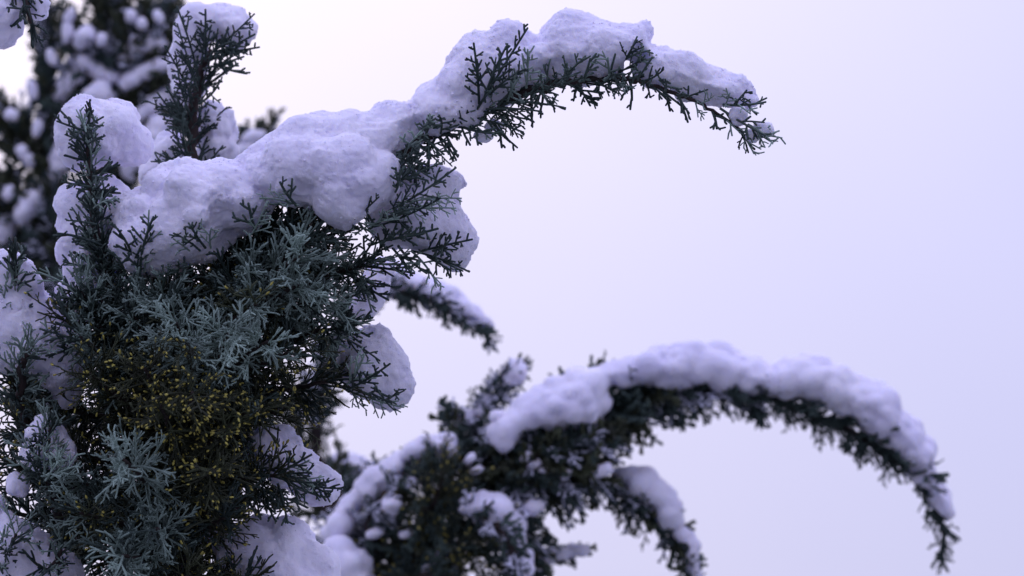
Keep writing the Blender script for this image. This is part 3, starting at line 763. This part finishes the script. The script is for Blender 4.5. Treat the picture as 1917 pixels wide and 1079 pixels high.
for pts, n, lr, an, st, up in MB:
    k = len(pts)
    br, pp = middle.branch('branch', pts, [.009 - .007 * i / (k - 1) for i in range(k)])
    st = ['green', 'dense', 'stout', 'frost'] if st == 'green' else st
    middle.grow(br, pp, n, lr, an, st, .12 if k < 8 else .2, 1.0, bias=TOCAM * .25, up=up, taper=.6 if k in (7, 9) or len(pts) == 4 and n == 50 else .2)
for lvl in range(6):
    z = 0.45 + lvl * 0.27
    for q in range(6):
        a = 2 * math.pi * (q + .5 * (lvl % 2)) / 6 + random.uniform(-.2, .2)
        p0 = mid_base + Vector((0, 0, z)); r = .55 - .03 * lvl
        p1 = p0 + Vector((math.cos(a) * r, math.sin(a) * r, .1))
        br, pp = middle.branch('branch', [p0, p0.lerp(p1, .5), p1], [.012, .008, .002])
        middle.grow(br, pp, 7, (.1, .13), (30, 75), ['olive', 'green'], .2, 1.0, up=.1)

# ================================================================== FAR TREE (upper left, well out of focus)
D2 = 6.0
def Fp(px, py, off=0.0): return P(px, py, D2 + off)
far_base = Vector((Fp(110, 700).x, Fp(110, 700).y + .1, -.06))
far = Tree(far_base, 'blurred cypress behind with dark upright leaders rising out of the frame')
ft, fp_ = far.branch('trunk', [far_base, far_base + Vector((0, 0, 1.2)), Fp(120, 1100, .1), Fp(110, 800, .05), Fp(100, 560), Fp(88, 350), Fp(92, 180), Fp(78, 60), Fp(75, -120), Fp(80, -260)],
                      [.06, .05, .03, .02, .012, .009, .007, .005, .004, .002])
far.grow(ft, fp_, 430, (.05, .08), (22, 50), ['dense', 'stout', 'dense', 'frost'], .64, .985, bias=TOCAM * .2, up=.25)
far.grow(ft, fp_, 110, (.06, .09), (25, 60), ['green', 'olive'], .42, .64, up=.2)
FB = [([Fp(110, 780, .05), Fp(180, 480, .05), Fp(215, 300, .05), Fp(212, 170, .05), Fp(205, 60, .05), Fp(215, -80, .05), Fp(215, -200, .05)], 190, (.06, .09), (20, 60), .25),
      ([Fp(214, 190, .05), Fp(185, 130), Fp(150, 100), Fp(140, 60)], 44, (.05, .08), (25, 65), .1),
      ([Fp(214, 170, .05), Fp(250, 140), Fp(290, 115), Fp(320, 100)], 50, (.05, .08), (25, 65), .1),
      ([Fp(214, 230, .05), Fp(250, 200), Fp(290, 180), Fp(320, 170)], 50, (.05, .08), (25, 65), .1),
      ([Fp(214, 290, .05), Fp(260, 280), Fp(300, 250), Fp(320, 220)], 60, (.05, .08), (25, 65), .1),
      ([Fp(214, 120, .05), Fp(245, 90), Fp(275, 70), Fp(300, 30)], 50, (.05, .08), (25, 65), .2),
      ([Fp(90, 320), Fp(60, 290), Fp(40, 250), Fp(20, 220)], 36, (.05, .08), (25, 65), .1),
      ([Fp(95, 500), Fp(60, 440), Fp(40, 390), Fp(15, 360)], 60, (.05, .09), (25, 70), .1),
      ([Fp(95, 560), Fp(40, 500), Fp(0, 450), Fp(-20, 400)], 60, (.05, .09), (25, 70), .1),
      ([Fp(90, 380), Fp(120, 320), Fp(140, 250), Fp(150, 190)], 60, (.05, .09), (20, 60), .2),
      ([Fp(120, 900, .05), Fp(60, 650, .05), Fp(40, 560), Fp(20, 520)], 70, (.06, .1), (25, 70), .1),
      ([Fp(180, 480, .05), Fp(330, 380, .05), Fp(440, 290), Fp(490, 255)], 70, (.04, .07), (25, 70), .1),
      ([Fp(150, 560, .05), Fp(110, 480, -.05), Fp(100, 440, -.05), Fp(90, 400, -.05)], 60, (.06, .1), (25, 70), .1),
      ([Fp(150, 620, .05), Fp(120, 560, -.05), Fp(90, 520, -.05), Fp(80, 480, -.05)], 60, (.06, .1), (25, 70), .1)]
for pts, n, lr, an, up in FB:
    k = len(pts)
    br, pp = far.branch('branch', pts, [.014 - .011 * i / (k - 1) for i in range(k)])
    far.grow(br, pp, int(n * (1.4 if k < 6 else 2.2)), lr, an, ['dense', 'stout', 'stout', 'frost'], .12 if k < 6 else .3, 1.0, bias=TOCAM * .2, up=up)
for lvl in range(6):
    z = 0.5 + lvl * 0.3
    for q in range(6):
        a = 2 * math.pi * (q + .5 * (lvl % 2)) / 6 + random.uniform(-.2, .2)
        p0 = far_base + Vector((0, 0, z)); r = .6 - .03 * lvl
        p1 = p0 + Vector((math.cos(a) * r, math.sin(a) * r, .1))
        br, pp = far.branch('branch', [p0, p0.lerp(p1, .5), p1], [.012, .008, .002])
        far.grow(br, pp, 7, (.1, .13), (30, 75), ['olive', 'green'], .2, 1.0, up=.1)

for t in (near, middle, far): t.finish()

# ================================================================== SNOW
# --- on the near tree
snow([(262, 350), (295, 318), (330, 302), (370, 306), (420, 312), (455, 300), (490, 270), (530, 243), (590, 220), (650, 207), (710, 200), (760, 188), (795, 172), (815, 148), (850, 120), (885, 98), (915, 68), (940, 42), (962, 26), (984, 34), (988, 60), (992, 74), (1040, 66), (1072, 42), (1095, 37), (1130, 42), (1165, 54), (1195, 34), (1217, 38), (1226, 62), (1230, 82), (1262, 98), (1300, 122), (1345, 132), (1385, 147), (1414, 165), (1428, 192), (1405, 206), (1360, 206), (1330, 198), (1290, 182), (1250, 162), (1215, 152), (1197, 142), (1194, 115), (1170, 112), (1165, 142), (1130, 150), (1100, 146), (1060, 152), (1000, 162), (950, 178), (905, 200), (880, 225), (840, 242), (790, 250), (760, 265), (748, 300), (744, 345), (734, 380), (705, 374), (672, 388), (630, 403), (590, 395), (560, 378), (525, 370), (498, 355), (485, 388), (470, 425), (440, 445), (415, 480), (385, 485), (350, 485), (330, 505), (300, 518), (270, 508), (235, 482), (215, 440), (205, 400), (225, 365)],
     D0, .058, .07, 'long thick snow load heaped along the sharp upper arching branch', vox=.0022, lump=.019, lumpw=.056,
     depth=[(300, 400, -.02), (450, 380, -.02), (620, 300, -.03), (760, 230, .0), (950, 130, .022), (1200, 100, .022), (1400, 190, .015), (260, 460, -.02)],
     lobes=[(372, 375, -.05, 48), (540, 320, -.045, 50), (640, 335, -.05, 70), (700, 335, -.04, 45), (450, 370, -.04, 40)])
snow([(108, 238), (120, 206), (158, 185), (195, 179), (237, 191), (255, 230), (266, 276), (248, 306), (222, 300), (205, 322), (182, 300), (160, 312), (140, 335), (122, 318), (112, 280)],
     D0 + .04, .045, .05, 'round snow cap on top of the sharp upright shoot', vox=.0024, lump=.012, lumpw=.05)
snow([(112, 372), (128, 345), (150, 352), (185, 325), (210, 335), (236, 352), (228, 400), (232, 470), (222, 540), (190, 575), (165, 612), (142, 600), (116, 628), (100, 585), (125, 540), (130, 510), (101, 478), (112, 440), (130, 420)],
     D0 + .045, .04, .045, 'ragged snow filling the gaps behind the stem of the sharp upright shoot', vox=.0024, lump=.010, lumpw=.045)
snow([(745, 330), (800, 312), (835, 322), (870, 318), (868, 348), (850, 368), (862, 410), (878, 458), (864, 508), (835, 500), (800, 470), (740, 460), (690, 445), (700, 400)],
     D0 + .055, .05, .05, 'snow patch hanging behind twigs at the bend of the hooked branch', vox=.0024, lump=.014, lumpw=.045)
snow([(635, 665), (658, 625), (708, 601), (740, 615), (746, 665), (757, 720), (754, 765), (735, 758), (690, 742), (650, 722)],
     D0 + .055, .045, .05, 'upright block of snow on the stub below the hooked branch', vox=.0024, lump=.013, lumpw=.045, lobes=[(690, 712, -.035, 22)])
snow([(462, 815), (500, 794), (535, 803), (562, 830), (590, 865), (622, 882), (636, 902), (630, 938), (602, 950), (575, 930), (545, 910), (500, 885), (465, 855)],
     D0 + .05, .045, .045, 'sloping snow on a low side bough with dark twigs below', vox=.0026, lump=.009, lumpw=.05)
snow([(320, 1000), (380, 982), (440, 988), (500, 968), (550, 966), (578, 1000), (604, 1040), (630, 1090), (625, 1150), (440, 1150), (428, 1040), (380, 1025)],
     D0 + .06, .07, .06, 'broad smooth snow slab at the foot of the near cypress', vox=.0028, lump=.016, lumpw=.06)
snow([(-60, 490), (0, 474), (50, 480), (68, 510), (64, 545), (88, 575), (122, 615), (154, 660), (152, 720), (140, 770), (115, 758), (85, 718), (40, 695), (0, 685), (-60, 690)],
     D0 + .03, .05, .05, 'snow slipping down between left hand shoots toward the yellow-tipped twigs', vox=.0026, lump=.016, lumpw=.05)
snow([(40, 870), (46, 815), (76, 779), (102, 788), (124, 825), (146, 852), (125, 874), (85, 888)],
     D0 - .05, .026, .035, 'small pointed snow cap on a blue-grey sprig', vox=.0024, lump=.006, lumpw=.04, name='snow_clump')
blob(30, 908, 20, 20, D0 - .01, 'tiny snow ball under the pointed snow cap', vox=.0026)
snow([(-60, 925), (0, 930), (18, 958), (62, 983), (92, 1018), (132, 1043), (160, 1090), (155, 1150), (-60, 1150)],
     D0 - .01, .05, .05, 'slanting snow bank below the pointed snow cap', vox=.0028, lump=.016, lumpw=.055)
snow([(-80, -60), (20, -60), (36, 0), (44, 40), (22, 76), (0, 94), (-80, 110)],
     D0 + .02, .05, .05, 'rounded snow lump beside the hanging sprig at the top edge', vox=.0028, lump=.008, lumpw=.06)
snow([(50, -50), (82, -50), (84, 10), (76, 36), (58, 25)], D0 + .02, .02, .02, 'narrow snow strip caught on the hanging sprig at the top edge', vox=.0026, lump=.005, lumpw=.04, name='snow_clump')
for (bx, by, rx, ry, lb) in ((1383, 218, 16, 18, 'little snow puff between the twigs near the hooked branch tip'), (1429, 242, 19, 17, 'small snow ball clinging to the very tip of the hooked branch'),
                             (1411, 254, 12, 13, 'crumb of snow under the ball at the hooked branch tip'), (905, 255, 16, 9, 'thin snow crumb on hanging twigs below the hooked branch'),
                             (925, 235, 18, 9, 'flake of snow lying on a drooping twig under the hooked branch')):
    blob(bx, by, rx, ry, D0 - .005, lb, vox=.002, T=.011)
snow([(330, 60), (343, 25), (375, 10), (397, 17), (430, 11), (466, 26), (474, 60), (468, 88), (440, 95), (420, 75), (390, 70), (380, 105), (390, 140), (375, 195), (350, 215), (328, 175), (316, 120)],
     D0 + DB + .035, .05, .05, 'snow cap crowning the upright shoot with a dark red stem', vox=.0032, lump=.010, lumpw=.06)
snow([(370, 205), (395, 188), (428, 203), (443, 240), (440, 290), (420, 310), (385, 307), (366, 290)],
     D0 + DB + .05, .045, .05, 'smooth oval snow lump beside the dark red stem', vox=.0034, lump=.007, lumpw=.06)
snow([(255, 345), (285, 285), (315, 235), (345, 270), (350, 320), (300, 350)], D0 + DB + .06, .05, .05, 'snow filling in behind the foot of the dark red stem', vox=.0034, lump=.010, lumpw=.05)
snow([(672, 520), (700, 482), (735, 488), (730, 520), (705, 570), (690, 600), (665, 590)], D0 + .22, .04, .045, 'snow wedge behind the right edge of the dense twigs', vox=.0034, lump=.008, lumpw=.05)

# --- on the middle tree
def S1(poly, label, T=.045, R=.05, off=0.0, lump=.011, group=None, depth=None):
    return snow(poly, D1 + off, T, R, label, vox=.0042, lump=lump, lumpw=.065, grain=.5, group=group, depth=depth)
S1([(985, 735), (1050, 706), (1120, 688), (1200, 665), (1240, 647), (1290, 640), (1340, 648), (1390, 662), (1440, 686), (1475, 668), (1520, 663), (1560, 680), (1600, 712), (1650, 724), (1684, 736), (1696, 775), (1724, 800), (1742, 835), (1750, 885), (1780, 930), (1788, 950), (1774, 990), (1752, 950), (1722, 905), (1698, 872), (1678, 845), (1640, 820), (1590, 780), (1540, 758), (1490, 748), (1440, 738), (1400, 738), (1350, 726), (1290, 724), (1240, 726), (1180, 722), (1142, 712), (1132, 730), (1136, 765), (1112, 805), (1075, 800), (1045, 805), (1010, 790), (985, 800), (960, 825), (950, 850), (930, 840), (908, 818), (928, 788), (958, 773), (975, 755)],
   'long soft-focus snow ridge running along the great lower arch', T=.06, depth=[(930, 810, -.10), (1080, 760, -.09), (1200, 700, -.02), (1400, 700, 0), (1700, 800, 0)])
S1([(930, 705), (956, 670), (986, 672), (988, 708), (960, 724)], 'snow knob topping the short upright shoot on the lower arch', .025, .03, lump=.006)
S1([(886, 770), (902, 732), (926, 735), (918, 765), (895, 790)], 'snow sliver on the flank of the short upright shoot', .022, .025, lump=.006)
S1([(604, 995), (622, 955), (648, 925), (672, 915), (690, 925), (676, 950), (655, 960), (662, 985), (640, 1010), (618, 1020)],
   'lowest ragged snow patch on the left shoulder of the drooping boughs', .05, .04, -.05, lump=.009)
S1([(665, 915), (700, 880), (735, 852), (762, 850), (770, 872), (745, 892), (735, 925), (712, 918), (695, 945), (676, 950)],
   'middle ragged snow patch on the left shoulder of the drooping boughs', .05, .04, -.05, lump=.009)
S1([(745, 852), (775, 822), (815, 808), (846, 818), (858, 840), (852, 872), (832, 862), (815, 850), (798, 868), (780, 862), (762, 880)],
   'rounded snow cap at the top of the left shoulder of the drooping boughs', .05, .045, -.06, lump=.010)
S1([(832, 802), (848, 768), (882, 762), (884, 790), (856, 818)], 'snow pad where the short upright shoot leaves the lower arch', .03, .03, lump=.007)
S1([(608, 1040), (622, 1016), (650, 1009), (682, 1028), (698, 1060), (702, 1090), (690, 1140), (630, 1140), (614, 1090)], 'round snow knob low on the drooping boughs', .045, .045, -.1)
S1([(716, 935), (735, 924), (754, 945), (742, 964), (718, 960)], 'small snow dab on dark foliage of the left shoulder', .02, .02, -.12, lump=.005)
S1([(846, 962), (860, 933), (890, 922), (925, 922), (957, 942), (984, 980), (994, 1030), (990, 1090), (962, 1115), (950, 1060), (940, 1015), (912, 985), (880, 968)],
   'snow covering the short inner bough that curls downward', .045, .042, -.13)
S1([(1140, 892), (1162, 870), (1195, 866), (1238, 892), (1266, 930), (1280, 965), (1275, 990), (1250, 988), (1225, 964), (1195, 934), (1165, 914)],
   'snow pad on the shoulder of the slim drooping bough', .04, .04)
S1([(1262, 985), (1287, 985), (1304, 1015), (1311, 1060), (1312, 1120), (1296, 1090), (1284, 1050), (1272, 1020)], 'narrow snow strip near the tip of the slim drooping bough', .025, .025, lump=.006)
S1([(980, 1055), (1020, 1034), (1070, 1019), (1100, 1022), (1096, 1038), (1050, 1052), (1000, 1072)], 'snow on the small finger-like twig sticking out sideways', .022, .022, lump=.006)
S1([(586, 868), (625, 855), (660, 854), (702, 858), (716, 885), (690, 900), (640, 890), (600, 890)], 'blurred snow on a bough behind the drooping shoulder', .045, .035, .35)
S1([(698, 520), (714, 495), (745, 484), (772, 508), (812, 527), (852, 545), (888, 572), (918, 598), (921, 622), (890, 604), (850, 590), (810, 575), (770, 560), (735, 552), (703, 560)],
   'snow along the short blurred branch pointing out beneath the hooked branch', .03, .035, .02, lump=.007)
for (bx, by, rx, ry) in ((1000, 870, 9, 7), (1020, 880, 9, 7), (985, 855, 8, 6), (1060, 890, 8, 7), (890, 880, 9, 8), (880, 860, 8, 7), (1130, 880, 14, 12), (700, 1000, 12, 10), (760, 1000, 10, 9), (1000, 950, 14, 18),
                         (930, 780, 10, 12), (820, 1040, 12, 10), (800, 1060, 10, 9), (850, 1070, 18, 14), (770, 905, 8, 10)):
    blob(bx, by, rx * 1.35, ry * .7, D1 - .11, 'small blurred snow dab caught in dark foliage of the drooping boughs', rot=random.uniform(-.9, .3), T=.008, group='snow dabs on the drooping boughs', vox=.006)
# --- on the far tree
FARL = 'blurred snow clump lodged between dark upright leaders'
FG = 'snow clumps on the far cypress'
for k, pl in enumerate((
        [(128, 108), (150, 92), (175, 108), (200, 128), (225, 142), (230, 160), (205, 158), (185, 152), (165, 142), (150, 152), (133, 135)],
        [(220, 162), (240, 138), (265, 128), (290, 112), (318, 108), (322, 130), (295, 142), (270, 152), (245, 167), (228, 178)],
        [(152, 198), (163, 165), (185, 148), (207, 160), (215, 188), (190, 202), (175, 218), (158, 212)],
        [(222, 112), (240, 78), (262, 66), (300, 58), (315, 85), (290, 102), (265, 108), (245, 122)],
        [(242, 218), (265, 198), (290, 178), (318, 162), (324, 190), (300, 208), (275, 222), (255, 232)],
        [(260, 305), (268, 250), (290, 212), (318, 218), (315, 260), (290, 292), (275, 330)],
        [(102, 168), (120, 132), (145, 117), (160, 140), (147, 168), (125, 188), (108, 194)],
        [(88, 352), (93, 290), (115, 252), (132, 258), (130, 300), (115, 342), (98, 364)],
        [(26, 405), (43, 368), (75, 342), (98, 348), (87, 382), (60, 404), (43, 434)],
        [(-30, 430), (0, 398), (28, 408), (34, 440), (22, 474), (-30, 484)],
        [(93, 445), (103, 378), (121, 366), (125, 410), (108, 455)],
        [(142, 58), (160, 45), (175, 60), (170, 84), (150, 90), (140, 78)],
        [(120, 250), (140, 205), (160, 215), (150, 250), (135, 280)],
        [(228, 330), (232, 285), (255, 270), (262, 300), (250, 340)])):
    snow(pl, D2 - .01 - .02 * (k % 3), .035, .04, FARL, 'snow_clump', .006, lump=.006, lumpw=.06, grain=.6, group=FG)
for (bx, by, rx, ry, ro) in ((97, 108, 8, 16, 0), (42, 285, 14, 12, 0), (22, 217, 14, 9, .2), (17, 363, 15, 14, 0), (67, 452, 16, 12, -.4), (297, 33, 9, 13, 0), (125, 60, 8, 20, 0), (60, 170, 8, 18, 0), (30, 500, 14, 10, 0),
                             (70, 240, 7, 16, .3), (130, 30, 7, 14, .2), (55, 300, 10, 12, 0), (245, 30, 9, 12, .3), (265, 45, 10, 9, 0), (190, 75, 9, 12, 0)):
    blob(bx, by, rx * .75, ry, D2 - .045, FARL, ro + random.uniform(-.5, .5), group=FG, vox=.006, T=.012)
blob(474, 256, 24, 10, D2 - .06, 'faint blurred snow on the far twig over the main snow load', -.3, vox=.006)
blob(455, 282, 26, 11, D2 - .06, 'blurred snow pad under the faint far twig', -.3, vox=.006)
